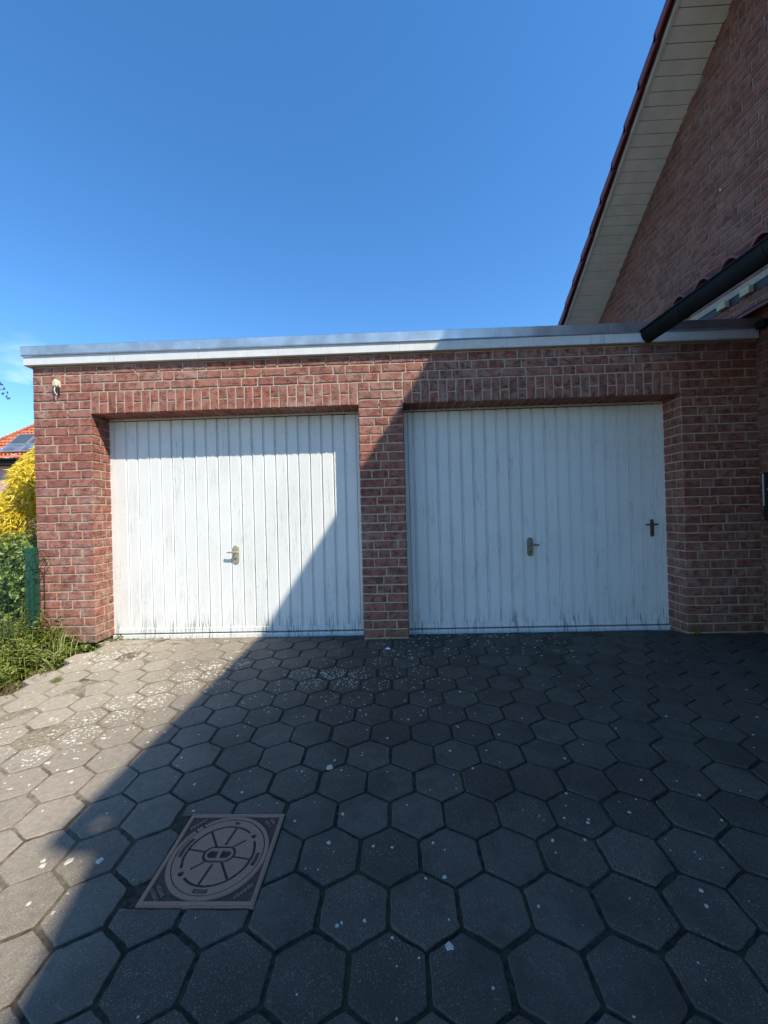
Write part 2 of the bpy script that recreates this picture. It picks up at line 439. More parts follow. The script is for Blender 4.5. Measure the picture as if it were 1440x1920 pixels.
for rrow in range(-28, 14):
    y = -2.179+HEX_ROW*rrow
    for cc in range(-16, 30):
        x = -.0541+HEX_W*(cc+(.5 if rrow % 2 else 0))+.0029*(y+2.179)
        if x < XE+.02 or x > 6 or y > .30 or y < -7.5: continue
        g = .0066+rng.uniform(0, .0034)
        R = HEX_W/2/math.cos(math.pi/6)-g
        cx, cy = x+rng.uniform(-.0025, .0025), y+rng.uniform(-.0025, .0025); rot = rng.uniform(-.012, .012)
        poly = []
        for k_ in range(6):
            a = math.pi/6+k_*math.pi/3+rot
            poly.append((cx+R*math.cos(a), cy+R*math.sin(a)*HEX_ROW/(HEX_W*.866)))
        poly = clip_half(poly, 0, 1, .236)
        if len(poly) < 3: continue
        xs = [p[0] for p in poly]; ys = [p[1] for p in poly]
        if max(xs) > MX0 and min(xs) < MX1 and max(ys) > MY0 and min(ys) < MY1:
            poly = max((clip_half(poly, *h) for h in ((1, 0, MX0), (-1, 0, -MX1), (0, 1, MY0), (0, -1, -MY1))), key=area)
        if area(poly) < .0012: continue
        # sunk or broken stones along the free edge
        dz = rng.uniform(-.0034, .0014); tx, ty = rng.uniform(-.013, .013), rng.uniform(-.013, .013)
        n_ = len(poly); mx, my = sum(p[0] for p in poly)/n_, sum(p[1] for p in poly)/n_
        if poly[0] == poly[-1]: poly.pop(); n_ -= 1
        # subdivide the outline and wear its edge
        pts = []
        for i in range(n_):
            p, q = poly[i], poly[(i+1) % n_]
            for t in (.03, .22, .42, .6, .8, .97): pts.append((p[0]+t*(q[0]-p[0])+rng.uniform(-.0022, .0022), p[1]+t*(q[1]-p[1])+rng.uniform(-.0022, .0022)))
        n_ = len(pts); vs2 = []
        for ins, z in ((0, -.05), (0, -.0040), (.0018, -.0010), (.0042, 0)):
            for (px, py) in pts:
                dx, dy = mx-px, my-py; l = math.hypot(dx, dy) or 1
                ax, ay = px+dx/l*ins, py+dy/l*ins
                vs2.append((ax, ay, z+dz+tx*(ax-mx)+ty*(ay-my)+gz(ay)))
        fs2 = [(r_*n_+i, r_*n_+(i+1) % n_, (r_+1)*n_+(i+1) % n_, (r_+1)*n_+i) for r_ in range(3) for i in range(n_)]
        fs2.append(tuple(range(3*n_, 4*n_)))
        pv.add(vs2, fs2)
        hexes.append((mx, my, dz, tx, ty, poly))
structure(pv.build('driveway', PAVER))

# lichen crusts on the stones
lm = MB()
def lichen(x, y, r, el=1.0):
    for (mx, my, dz, tx, ty, poly) in hexes:
        if abs(x-mx) < .14 and abs(y-my) < .14:
            n_ = len(poly)
            ins = all((poly[(i+1) % n_][0]-poly[i][0])*(y-poly[i][1])-(poly[(i+1) % n_][1]-poly[i][1])*(x-poly[i][0]) > .0075*math.hypot(poly[(i+1) % n_][0]-poly[i][0], poly[(i+1) % n_][1]-poly[i][1]) for i in range(n_))
            if not ins: continue
            z = dz+tx*(x-mx)+ty*(y-my)+gz(y); k_ = 9; a0 = rng.random()*6
            rr = [r*rng.uniform(.6, 1.15) for _ in range(k_)]
            v_ = [(x+rr[i]*el*math.cos(a0+i*2*math.pi/k_), y+rr[i]*math.sin(a0+i*2*math.pi/k_), z-.001) for i in range(k_)]
            v_ += [(x+.8*rr[i]*el*math.cos(a0+i*2*math.pi/k_), y+.8*rr[i]*math.sin(a0+i*2*math.pi/k_), z+.0012) for i in range(k_)]
            lm.add(v_, [(i, (i+1) % k_, k_+(i+1) % k_, k_+i) for i in range(k_)]+[tuple(range(k_, 2*k_))])
            return
for x, y, r in [(1.326,-1.657,.012),(-.368,-1.703,.022),(.038,-2.246,.012),(.046,-2.238,.010),(.131,-2.479,.0145),(1.013,-2.313,.010),(-1.291,-2.203,.018),
                (-1.172,-2.201,.016),(-.118,-2.143,.007),(-.461,-2.023,.007),(.144,-2.269,.009),(-1.381,-2.222,.014),(.94,-.648,.014),(.881,-1.59,.011),
                (-.296,-2.131,.010),(-.207,-2.416,.006),(-.22,-2.424,.008),(-.132,-2.41,.007),(-1.30,-2.36,.008),(-.93,-1.97,.007),(.30,-1.10,.013),(.42,-.98,.012),(.05,-1.30,.010)]:
    lichen(x, y, r)
lr = random.Random(3)
for i in range(1050):                       # the dense trail across the sunny stones
    t = lr.random()
    cx, cy = (-2.08+t*.72, -1.62+t*1.30)
    lichen(cx+lr.gauss(0, .13), cy+lr.gauss(0, .11), lr.uniform(.002, .0068)*(1 if lr.random() < .88 else 2.2), 1.3)
for i in range(260): lichen(lr.uniform(-2.9, -1.3), lr.uniform(-2.6, .1), lr.uniform(.003, .011))
for i in range(150): lichen(-2.55+lr.gauss(0, .16), -.35+lr.gauss(0, .15), lr.uniform(.004, .012), 1.4)
for i in range(420): lichen(lr.gauss(-.35, .5), lr.gauss(-.75, .3), lr.uniform(.003, .008))
for i in range(260): lichen(-.52+lr.gauss(0, .15), -.74+lr.gauss(0, .07), lr.uniform(.003, .007))
for i in range(170): lichen(lr.uniform(-.3, 1.5), lr.uniform(-.45, .2), lr.uniform(.004, .010), 1.5)
for i in range(160): lichen(lr.uniform(-1.2, 2.6), lr.uniform(-2.4, -.4), lr.uniform(.003, .009))
for i in range(80): lichen(lr.uniform(-1.3, 1.4), lr.uniform(-2.9, -1.7), lr.uniform(.002, .005))
tag(lm.build('lichen', LICHEN), 'pale crusty lichen flecks scattered over the paving stones', 'lichen', kind='stuff')

# ------------------------------------------------------------------ manhole cover
mh = thing('manhole_cover', 'square cast iron manhole cover with a round spoked lid set in the paving', 'manhole cover')
mh.location = (MHC[0], MHC[1], gz(MHC[1])); mh.rotation_euler = (math.atan(.0518), 0, 0); mh.scale = (MSX, MSY, 1)
def sm_(a, b, x): t = max(0, min(1, (x-a)/(b-a))); return t*t*(3-2*t)
HS = MHS/2
def seg_dist(x, y, x0, y0, x1, y1):
    dx, dy = x1-x0, y1-y0; t = max(0, min(1, ((x-x0)*dx+(y-y0)*dy)/(dx*dx+dy*dy))); return math.hypot(x-x0-t*dx, y-y0-t*dy)
def adiff(a, b): return abs((a-b+180) % 360-180)
def lid_h(x, y):
    r = math.hypot(x, y); a = math.degrees(math.atan2(y, x)) % 360; z = .004; dirt = 0
    def cut(d, w, dep):
        nonlocal z, dirt
        q = 1-sm_(w-.0012, w+.0012, d); z = min(z, .004-dep*q); dirt = max(dirt, q)
    hole = min(math.hypot(x-.132*math.cos(math.radians(t)), y-.132*math.sin(math.radians(t))) for t in (38, 218))
    # groove ring, broken near the two lifting holes
    if min(adiff(a, 38), adiff(a, 218)) > 11: cut(abs(r-.128), .0040, .0055)
    for s in range(8):
        t = s*45+38-3; t = {0: 38, 4: 218}.get(s, t)
        r1 = .098 if s in (0, 4) else .128
        c_, s_ = math.cos(math.radians(t)), math.sin(math.radians(t))
        cut(seg_dist(x, y, .045*c_, .045*s_, r1*c_, r1*s_), .0036, .0055)
    st = seg_dist(x, y, -.027, 0, .027, 0)
    cut(abs(st-.030), .0042, .0055)
    if st < .0265: z = .0045; dirt = 0
    if st < .017 and abs(x) > .007: z = -.004; dirt = 1
    # sunken marking fields in the rim
    for t, half in ((84, 4), (268, 10), (168, 17), (352, 11)):
        if adiff(a, t) < half and abs(r-.1465) < .0075: z = .0018; dirt = .8
    if hole < .0095: z = -.02; dirt = 1
    if r > .162: z = -.004; dirt = 1
    return z, dirt
def frame_h(x, y):
    r = math.hypot(x, y); a = math.degrees(math.atan2(y, x)) % 360
    z = .004; dirt = 0
    e = HS-max(abs(x), abs(y))
    if r > .180 and e > .0145: z = -.0005; dirt = .55
    if adiff(a, 137) < 6.5 and r < .181 and abs(adiff(a, 137)-5.2) > .9: z = .0035
    elif adiff(a, 137) < 6.5 and r < .181: z = -.003; dirt = 1
    if e < .0045: z = .0025
    return z, dirt
def relief(name, fn, keep, parent):
    n_ = 260; mb = MB(); idx = {}; vs3 = []; dd = []
    def vid(i, j):
        if (i, j) not in idx:
            x, y = -HS+2*HS*i/n_, -HS+2*HS*j/n_
            z, d = fn(x, y); idx[(i, j)] = len(vs3); vs3.append((x, y, z)); dd.append(d)
        return idx[(i, j)]
    fs3 = []; mi = []
    for i in range(n_):
        for j in range(n_):
            x, y = -HS+2*HS*(i+.5)/n_, -HS+2*HS*(j+.5)/n_
            if keep(math.hypot(x, y)):
                f = (vid(i, j), vid(i+1, j), vid(i+1, j+1), vid(i, j+1)); fs3.append(f); mi.append(1 if sum(dd[k] for k in f)/4 > .5 else 0)
    mb.v = vs3; mb.f = fs3; mb.mi = mi; mb.r = [.5]*len(fs3)
    return mb.build(name, [IRON, DIRT], parent)
relief('lid', lid_h, lambda r: r < .1645, mh)
fr = relief('frame', frame_h, lambda r: r >= .1645, mh)
rim = MB()
for s in (1, -1):
    rim.box((s*HS, -HS-.002, -.06), (s*(HS+.002), HS+.002, .0022)); rim.box((-HS, s*HS, -.06), (HS, s*(HS+.002), .0022))
rim.build('rim', IRON, mh)
def text_mesh(s, size, loc, dirx, upv, parent, name, m, depth=.0026):
    cu = bpy.data.curves.new('text', 'FONT'); cu.body = s; cu.size = size; cu.extrude = depth; cu.align_x = 'CENTER'; cu.align_y = 'CENTER'; cu.space_character = 1.15; cu.resolution_u = 3; cu.offset = size*.012
    o = bpy.data.objects.new('text', cu); COL.objects.link(o); bpy.context.view_layer.update()
    me = bpy.data.meshes.new_from_object(o.evaluated_get(bpy.context.evaluated_depsgraph_get())); COL.objects.unlink(o); bpy.data.objects.remove(o)
    me.name = name; me.materials.clear(); me.materials.append(m)
    dx = Vector(dirx).normalized(); uy = Vector(upv).normalized(); nz_ = dx.cross(uy)
    ob = bpy.data.objects.new(name, me); COL.objects.link(ob); ob.parent = parent
    m4 = Matrix.Identity(4)
    for i, v in enumerate((dx, uy, nz_)):
        for j in range(3): m4[j][i] = v[j]
    for j in range(3): m4[j][3] = loc[j]
    ob.matrix_local = m4
    return ob
q_ = .1455
text_mesh('uponor', .021, (-q_, q_, .0005), (1, 1, 0), (-1, 1, 0), mh, 'lettering', IRON)
text_mesh('uponor', .021, (q_, -q_, .0005), (-1, -1, 0), (1, -1, 0), mh, 'lettering', IRON)
text_mesh('DG', .018, (.157, .157, .0005), (1, -1, 0), (1, 1, 0), mh, 'lettering', IRON)
text_mesh('HT-1', .016, (.143, .143, .0005), (1, -1, 0), (1, 1, 0), mh, 'lettering', IRON)
text_mesh('DN315', .017, (-.157, -.157, .0005), (-1, 1, 0), (-1, -1, 0), mh, 'lettering', IRON)
text_mesh('EN124', .017, (-.143, -.143, .0005), (-1, 1, 0), (-1, -1, 0), mh, 'lettering', IRON)
text_mesh('uponor', .0105, (.1465*math.cos(math.radians(268)), .1465*math.sin(math.radians(268)), .0018), (1, 0, 0), (0, 1, 0), mh, 'lettering', IRON)

# ------------------------------------------------------------------ garage
gar = thing('garage', 'low red brick double garage with a flat roof and two white ribbed doors', 'garage')
gb = MB()
FR = (0, -1, 0)
H = .0844
top = ZT+3*H
ZF = .035    # underside of the left pier's lowest course
# mortar bodies, 9 mm behind the brick faces
r9 = .0065
GD = 6.0
ZP = ZS+.006
gb.box((X0+r9, r9, .041), (X1-r9, .40, ZP-.02), 1)
gb.box((X2+r9, r9, -.1), (X3-r9, .40, ZP-.02), 1)
gb.box((X4+r9, r9, -.1), (X5+.1, .40, ZP-.02), 1)
gb.box((X0+r9, r9, ZP), (X5+.1, .40, 2.86), 1)
gb.box((X0+r9, .40, -.1), (X0+.25, GD, 2.86), 1)
gb.box((X0+.25, GD-.25, -.1), (X5+.1, GD, 2.86), 1)
# brick faces
n30 = 29
def ranged(x0, x1, z0, courses): brick_panel(gb, (x0, 0, 0), (1, 0, 0), FR, x1-x0, z0, courses)
brick_panel(gb, (X0, 0, 0), (1, 0, 0), FR, X1-X0, ZT-n30*H, n30)
brick_panel(gb, (X2, 0, 0), (1, 0, 0), FR, X3-X2, ZT-(n30+1)*H, n30+1)
brick_panel(gb, (X4, 0, 0), (1, 0, 0), FR, X5-X4, ZT-(n30+1)*H, n30+1)
brick_panel(gb, (X0, 0, 0), (1, 0, 0), FR, X5-X0, ZT, 4)
# jambs (the reveals beside the doors)
for x, nn, e, o in ((X1, (1, 0, 0), (0, 1, 0), (X1, 0.004, 0)), (X4, (-1, 0, 0), (0, -1, 0), (X4, RD+.02, 0)), (X2, (-1, 0, 0), (0, -1, 0), (X2, RD+.02, 0)), (X3, (1, 0, 0), (0, 1, 0), (X3, .004, 0))):
    for c in range(0 if x == X1 else -1, 27):
        a = .115 if c % 2 else .17; wd = RD+.016; pos = 0
        for l in (a, wd-a):
            add_brick(gb, Vector(o)+Vector(e)*(pos+JW/2)+Vector((0, 0, ZT-n30*H+c*H+JW/2)), e, (0, 0, 1), nn, l-JW, H-JW); pos += l
# soldier courses: one full brick, then two short ones stacked
for xa, xb in ((X1, X2), (X3, X4)):
    n_ = round((xb-xa)/.0838); wdt = (xb-xa)/n_
    for i in range(n_):
        x = xa+i*wdt+JW/2
        if i % 2 == 0: add_brick(gb, (x, 0, ZS), (1, 0, 0), (0, 0, 1), FR, wdt-JW, ZT-ZS-JW*.6)
        else:
            h = (ZT-ZS)*.5+rng.uniform(-.006, .006)
            add_brick(gb, (x, 0, ZS), (1, 0, 0), (0, 0, 1), FR, wdt-JW, h-JW)
            add_brick(gb, (x, 0, ZS+h), (1, 0, 0), (0, 0, 1), FR, wdt-JW, ZT-ZS-h-JW*.6)
        # their undersides show above the doors
        add_brick(gb, (x+wdt-JW, .006, ZS), (-1, 0, 0), (0, 1, 0), (0, 0, -1), wdt-JW, RD+.03, depth=.012)
# left flank of the garage
brick_panel(gb, (X0, GD, 0), (0, -1, 0), (-1, 0, 0), GD-.004, ZT-n30*H, n30+4)
gb.build('brick_wall', [BRICK, MORTAR], gar)
fd = MB(); fd.box((X0+.10, .13, -.4), (X1-.02, .39, .040)); fd.box((X0+.1, .39, -.4), (X0+.24, GD-.1, -.1)); fd.build('foundation', CONCRETE, gar)
# flat roof: deck, white fascia board, zinc edge trim
XR = 3.385
rf = MB(); rf.box((X0-.02, .0, 2.862), (X5-.02, GD+.05, 2.899)); rf.build('roof_deck', GRAVEL, gar)
fb = MB()
for a, b in ((-3.553, -1.833), (-1.830, 3.388)): fb.prism([(-.039, 2.753), (-.035, 2.748), (-.003, 2.748), (-.003, 2.834), (-.039, 2.834)], 'x', a, b)
fb.build('fascia_board', WHITE, gar)
ef = MB(); ef.box((-3.553, -.0025, 2.748), (-3.53, GD, 2.834)); ef.build('eaves_board', WHITE, gar)
zf = MB()
zprof = [(-.043, 2.8345), (-.054, 2.840), (-.051, 2.848), (-.060, 2.923), (-.051, 2.930), (.15, 2.918), (.15, 2.90), (.0, 2.90), (-.040, 2.847)]
cuts = [-3.566, -3.30, -1.832, .35, 2.05, XR]
for a, b in zip(cuts[:-1], cuts[1:]): zf.prism(zprof, 'x', a+.0012, b-.0012)
for c in cuts[1:-1]: zf.prism([(p[0]-.0016, p[1]+.001) if p[0] < -.02 else p for p in zprof], 'x', c-.011, c+.011)
zf.box((-3.567, .151, 2.842), (-3.42, GD+.07, 2.93))
zf.build('zinc_trim', ZINC, gar)

def rounded_plate(w_, h_, k=8):
    pts = []; r = w_/2
    for i in range(k+1): t = math.pi*i/k; pts.append((r*math.cos(t), h_/2-r+r*math.sin(t)))
    for i in range(k+1): t = math.pi+math.pi*i/k; pts.append((r*math.cos(t), -h_/2+r+r*math.sin(t)))
    return pts
def handle(parent, x, z, w_, h_, lz, lx0, lx1, m, boss=True, proj=.05):
    """back plate with keyhole, and a lever bar carried on a stem"""
    y = RD
    mb = MB()
    P = [(x+a, z+b) for a, b in rounded_plate(w_, h_)]
    P2 = [(x+a*.86, z+b*.95) for a, b in rounded_plate(w_, h_)]
    n_ = len(P)
    mb.add([(p[0], y-.001, p[1]) for p in P]+[(p[0], y-.007, p[1]) for p in P]+[(p[0], y-.010, p[1]) for p in P2],
           [(i, (i+1) % n_, n_+(i+1) % n_, n_+i) for i in range(n_)]+[(n_+i, n_+(i+1) % n_, 2*n_+(i+1) % n_, 2*n_+i) for i in range(n_)]+[tuple(range(2*n_, 3*n_))])
    if boss: mb.box((x-w_*.30, y-.014, lz+.016), (x+w_*.30, y-.0095, z+h_/2-.014))
    mb.tube([(x, y-.009, lz), (x, y-proj, lz)], [.011, .009], 10)
    mb.tube([(lx0, y-proj+.006, lz), (lx0+.012, y-proj-.002, lz), ((lx0+lx1)/2, y-proj-.004, lz+.001), (lx1-.012, y-proj-.002, lz), (lx1, y-proj+.006, lz)], [.006, .0085, .0095, .0085, .006], 10)
    mb.tube([(x, y-.0095, z-h_*.22), (x, y-.0108, z-h_*.22)], .006, 10, 1)
    mb.box((x-.0028, y-.0108, z-h_*.22-.018), (x+.0028, y-.0095, z-h_*.22-.004), 1)
    return mb.build('handle', [m, BLACKGAP], parent, smooth=False, bevel=.0008)

def garage_door(xa, xb, first, label):
    """up-and-over door of ribbed steel in a thin frame"""
    d = MB()
    P_ = .1194; prof = []
    yb = .018
    xl, xr = xa+.052, xb-.054
    prof.append((xl, 0))
    k_ = 0
    x = first
    while x < xr-.012:
        if x-.022 > xl: prof += [(x-.0195, 0), (x-.0050, yb), (x-.0008, yb), (x+.0024, -.003), (x+.0085, 0)]
        x += P_
    prof.append((xr, 0))
    zb, zt = .106, 2.243
    vs4 = [(p[0], RD+p[1], zb) for p in prof]+[(p[0], RD+p[1], zt) for p in prof]; n_ = len(prof)
    d.add(vs4, [(i, i+1, n_+i+1, n_+i) for i in range(n_-1)])
    # a small pressed end where every rib runs out above the bottom rail
    o = d.build('garage_door', DOORP, gar); o['label'] = label
    fm = MB()
    fm.box((xa-.01, RD-.004, .0555), (xa+.044, RD+.02, zt)); fm.box((xb-.046, RD-.004, .0555), (xb+.01, RD+.02, zt))
    fm.box((xa+.0475, RD-.003, zb), (xa+.0515, RD+.03, zt)); fm.box((xb-.0535, RD-.003, zb), (xb-.0495, RD+.03, zt))
    fm.box((xa-.01, RD-.002, 2.253), (xb+.01, RD+.02, 2.274))
    fm.build('door_frame', DOORP, o, bevel=.0015)
    rl = MB()
    rl.prism([(RD-.010, .060), (RD-.006, .055), (RD+.02, .055), (RD+.02, .1055), (RD+.001, .1055), (RD-.010, .099)], 'x', xa+.045, xb-.047)
    rl.build('bottom_rail', DOORP, o)
    th = MB(); th.box((xa-.005, RD-.018, -.03), (xb+.005, RD+.03, .042)); th.build('threshold', DOORP, o, bevel=.003)
    dk = MB(); dk.box((xa-.02, RD+.032, -.03), (xb+.02, RD+.05, 2.30)); dk.build('backing', BLACKGAP, o)
    return o
d1 = garage_door(X1, X2, -2.870, 'left white ribbed garage door, half in sun with grey weathering streaks')
d2 = garage_door(X3, X4, .2165, 'right white ribbed garage door in shade, with a second small handle at its right edge')
handle(d1, -1.636, .845, .063, .19, .872, -1.712, -1.590, HANDLE)
handle(d2, 1.349, .852, .062, .19, .875, 1.312, 1.428, HANDLEW)
handle(d2, 2.556, 1.012, .036, .176, 1.048, 2.476, 2.596, HANDLED, boss=False, proj=.04)
# grime and old screw marks are in the paint; small plastic stops below the doors
# ------------------------------------------------------------------ cable fitting on the left pier
lt = thing('cable_bracket', 'cream plastic cable bracket with dangling wire on the left brick pier under the eaves', 'bracket')
lt.location = (-3.246, 0, 2.565); lt.scale = (1.1, 1.1, 1.1)
b_ = MB()
prof = [(-.024, -.03), (-.027, 0), (-.018, .03), (0, .042), (.016, .034), (.023, .0), (.02, -.028), (.004, -.036)]
n_ = len(prof)
b_.add([(p[0], .004, p[1]) for p in prof]+[(p[0], -.030, p[1]) for p in prof]+[(p[0]*.6, -.042, p[1]*.7+.004) for p in prof],
       [(i, (i+1) % n_, n_+(i+1) % n_, n_+i) for i in range(n_)]+[(n_+i, n_+(i+1) % n_, 2*n_+(i+1) % n_, 2*n_+i) for i in range(n_)]+[tuple(range(2*n_, 3*n_))])
b_.tube([(.014, -.024, -.026), (.030, -.034, -.016), (.044, -.036, -.020), (.046, -.034, -.034)], .006, 7)
b_.build('cover', CREAMPL, lt, smooth=False)
c_ = MB(); c_.tube([(-.004, -.03, -.03), (-.006, -.036, -.06), (-.001, -.03, -.085), (.007, -.02, -.098)], .0042, 6); c_.build('wire', WHITE, lt)
c2 = MB(); c2.tube([(.026, -.026, -.03), (.022, -.022, -.05), (.012, -.010, -.072), (.0, -.004, -.11)], [.009, .008, .006, .004], 7); c2.build('rubber_sleeve', DARKPL, lt)

# ------------------------------------------------------------------ house on the right
ho = thing('brick_house', 'tall dark red brick house with cream soffit and red tiled verge on the right', 'house')
SL = .735
ZV = lambda y: 6.112+(.138-y)*SL          # soffit line of the far slope
YR = -2.66                                # ridge
def ZW(y): return min(ZV(y), ZV(2*YR-y), ZV(-.05)-.02)
HX1 = 11.0
YF, YN = 2.95, 2*YR-2.95
hb = MB()
outline = [(YF, -.2), (YF, ZW(YF)), (-.05, ZW(-.05)), (2*YR+.05, ZW(2*YR+.05)), (YN, ZW(YN)), (YN, -.2)]
hb.prism([(p[0], p[1]) for p in outline][::-1], 'x', X5+r9, HX1, 1)
SBZ = 5.735   # soldier band
def clipw(lo, hi):
    def f(s, zt):
        y = YF-s
        return zt-H < ZW(y)+.01 and zt > lo and zt <= hi+1e-4
    return f
nsold = int((SBZ)/H)
z0 = SBZ-nsold*H
brick_panel(hb, (X5, YF, 0), (0, -1, 0), (-1, 0, 0), YF-YN, z0, nsold, clip=clipw(-1, 9))
zsb2 = SBZ+.212
y = YF
while y > YN:
    if ZW(y-.04) > SBZ+.09: add_brick(hb, (X5, y-JW/2, SBZ+JW/2), (0, -1, 0), (0, 0, 1), (-1, 0, 0), .0838-JW, .212-JW)
    y -= .0838
brick_panel(hb, (X5, YF, 0), (0, -1, 0), (-1, 0, 0), YF-YN, zsb2, 8, clip=clipw(zsb2-.1, 9))
hb.build('brick_wall', [HBRICK, HMORTAR], ho)

# soffit boards along the rising verge
XV = 2.80
so_ = MB()
ny = int((YF+.25+.05)/.0905)
ca = math.atan(SL)
for i in range(ny):
    y0_ = YF+.2-i*.0905; y1_ = y0_-.0905+.008
    for (a, b, xo, dz_) in ((y0_, y1_, 2.905, 0),):
        so_.add([(xo, a, ZV(a)), (X5+.03, a, ZV(a)), (X5+.03, b, ZV(b)), (xo, b, ZV(b)),
                 (xo, a, ZV(a)+.02), (X5+.03, a, ZV(a)+.02), (X5+.03, b, ZV(b)+.02), (xo, b, ZV(b)+.02)],
                [(0,1,2,3),(4,7,6,5),(0,4,5,1),(1,5,6,2),(2,6,7,3),(3,7,4,0)])
yq, yn = YF+.2, -.05
so_.add([(2.9, yq, ZV(yq)+.016), (X5+.03, yq, ZV(yq)+.016), (X5+.03, yn, ZV(yn)+.016), (2.9, yn, ZV(yn)+.016)], [(0, 1, 2, 3)], 1)
so_.build('soffit', [SOFFIT, BLACKGAP], ho)
tr_ = MB()
def strip(mb, x0, x1, za, zb_, y0, y1, f=ZV, mi=0):
    mb.add([(x0, y0, f(y0)+za), (x1, y0, f(y0)+za), (x1, y1, f(y1)+za), (x0, y1, f(y1)+za),
            (x0, y0, f(y0)+zb_), (x1, y0, f(y0)+zb_), (x1, y1, f(y1)+zb_), (x0, y1, f(y1)+zb_)],
           [(0,1,2,3),(4,7,6,5),(0,4,5,1),(1,5,6,2),(2,6,7,3),(3,7,4,0)], mi)
strip(tr_, 2.868, 2.903, -.012, .03, yq, yn); strip(tr_, 2.868, 2.882, .031, .05, yq, yn)
tr_.build('verge_trim', TRIM, ho)
# roof: far slope, near slope and the clipped half hip facing the drive
rt_ = MB()
def roofpt(x, y, up=0): return (x, y, min(ZV(y), ZV(2*YR-y))+.06+up)
e0 = -.05; e1 = 2*YR+.05
zE = ZV(e0); zR = ZV(YR); xh = XV+.04+(zR-zE)/SL
def slab(pts, t=.06): 
    n_ = len(pts); rt_.add([(p[0], p[1], p[2]) for p in pts]+[(p[0], p[1], p[2]+t) for p in pts],
        [tuple(range(n_))[::-1], tuple(range(n_, 2*n_))]+[(i, (i+1) % n_, n_+(i+1) % n_, n_+i) for i in range(n_)])
xs_ = XV+.055
slab([roofpt(xs_, YF+.25), roofpt(xs_, e0), roofpt(xh, YR), roofpt(HX1+.4, YR), roofpt(HX1+.4, YF+.25)])
slab([roofpt(xs_, e1), roofpt(xs_, YN-.25), roofpt(HX1+.4, YN-.25), roofpt(HX1+.4, YR), roofpt(xh, YR)])
slab([roofpt(xs_, e0), roofpt(xs_, e1), roofpt(xh, YR)])
# hanging verge tiles: each overlaps the next lower one, its lower end lifted a little
dy = .2715
ybr = .375
def verge_tile(yl, f):      # yl: lower end
    yu = yl-f*dy*1.12
    g = ZV if f > 0 else (lambda q: ZV(2*YR-q))
    zl, zu = g(yl), g(yu)
    for (x0_, x1_, a0, a1, b0, b1) in ((XV, XV+.022, .040, .010, .152, .106), (XV+.022, XV+.30, .112, .082, .145, .107)):
        rt_.add([(x0_, yl, zl+a0), (x1_, yl, zl+a0), (x1_, yu, zu+a1), (x0_, yu, zu+a1), (x0_, yl, zl+b0), (x1_, yl, zl+b0), (x1_, yu, zu+b1), (x0_, yu, zu+b1)],
                [(0,1,2,3),(4,7,6,5),(0,4,5,1),(1,5,6,2),(2,6,7,3),(3,7,4,0)])
for k_ in range(-1, 11): 
    verge_tile(ybr+k_*dy, 1)
for k_ in range(0, 11): verge_tile(2*YR-(ybr+k_*dy), -1)
rt_.build('roof', HTILE, ho)
# gutter of the half hip (casts the long straight shadow edge), its end runs past the verge
gt = MB()
gy0, gy1 = -.12, -5.905
guz = 6.385
gp = []
for i in range(9): t = math.pi*i/8; gp.append((XV+.06-.06*math.cos(t), guz-.075*math.sin(t)))
gp += [(XV+.115, guz-.004), (XV+.06, guz-.055), (XV+.005, guz-.004)]
gt.prism([(p[0], p[1]) for p in gp], 'y', gy0, gy1)
gt.box((XV+.06, gy0, guz-.10), (XV+.36, -5.735, guz-.02)); gt.box((XV+.06, -5.805, guz-.10), (XV+.36, gy1, guz-.02)); gt.box((XV+.17, -5.736, guz-.095), (XV+.355, -5.804, guz-.025))
gt.build('gutter', DARKZINC, ho)
# near-side soffit (behind the camera)
s2 = MB(); strip(s2, 2.9, X5+.03, 0, .02, 2*YR-yn, 2*YR-yq, lambda q: ZV(2*YR-q)); s2.box((2.9, e0-.002, ZV(e0)-.02), (X5+.03, e1+.002, ZV(e0))); s2.build('eaves_board', SOFFIT, ho)
# porch canopy over the side entrance: gutter, tiles, supporting rafters
cp = MB()
cx0, cxw, cy0, cy1 = 2.30, X5+.005, -.45, -4.6
pit = math.tan(math.radians(30))
zc = lambda x: 2.80+(x-cx0)*pit
nc = 14
cp.prism([(cx0, zc(cx0)), (cxw, zc(cxw)), (cxw, zc(cxw)+.02), (cx0, zc(cx0)+.02)], 'y', cy0-.03, cy1)
can = cp.build('canopy', SOFFIT, ho)
tl = MB()
pw = .232
ty = cy0
while ty > cy1:
    prof = []
    for i in range(9):
        q = i/8; prof.append((ty-pw*q, .036+.05*math.sin(math.pi*min(1, q/.62))**1 if q < .62 else .036-.010*math.sin(math.pi*(q-.62)/.38)))
    for rr in range(4):
        xa_ = cx0+.03-.02+rr*.285; xb_ = xa_+.33
        vs5 = []
        for (xx, lift) in ((xa_, .028), (xb_, 0)):
            for (py, pz) in prof: vs5.append((xx, py, zc(xx)+pz+lift-.005))
        for (py, pz) in prof: vs5.append((xa_, py, zc(xa_)+pz+.008-.005))
        n_ = 9
        tl.add(vs5, [(i, i+1, n_+i+1, n_+i) for i in range(n_-1)]+[(2*n_+i, 2*n_+i+1, i+1, i) for i in range(n_-1)])
    ty -= pw
tl.build('roof_tiles', HTILE, can)
cg = MB()
gxc, gzc, gr = 2.278, 2.772, .066
gp = [(gxc-gr*math.cos(math.pi*i/12), gzc-gr*1.55*math.sin(math.pi*i/12)) for i in range(13)]
gp += [(gxc+(gr-.005)*math.cos(math.pi*i/12), gzc-(gr-.005)*1.5*math.sin(math.pi*i/12)) for i in range(13)]
cg.prism(gp, 'y', -.205, cy1)
cg.tube([(gxc-gr-.003, -.205, gzc+.002), (gxc-gr-.003, cy1, gzc+.002)], .009, 8)
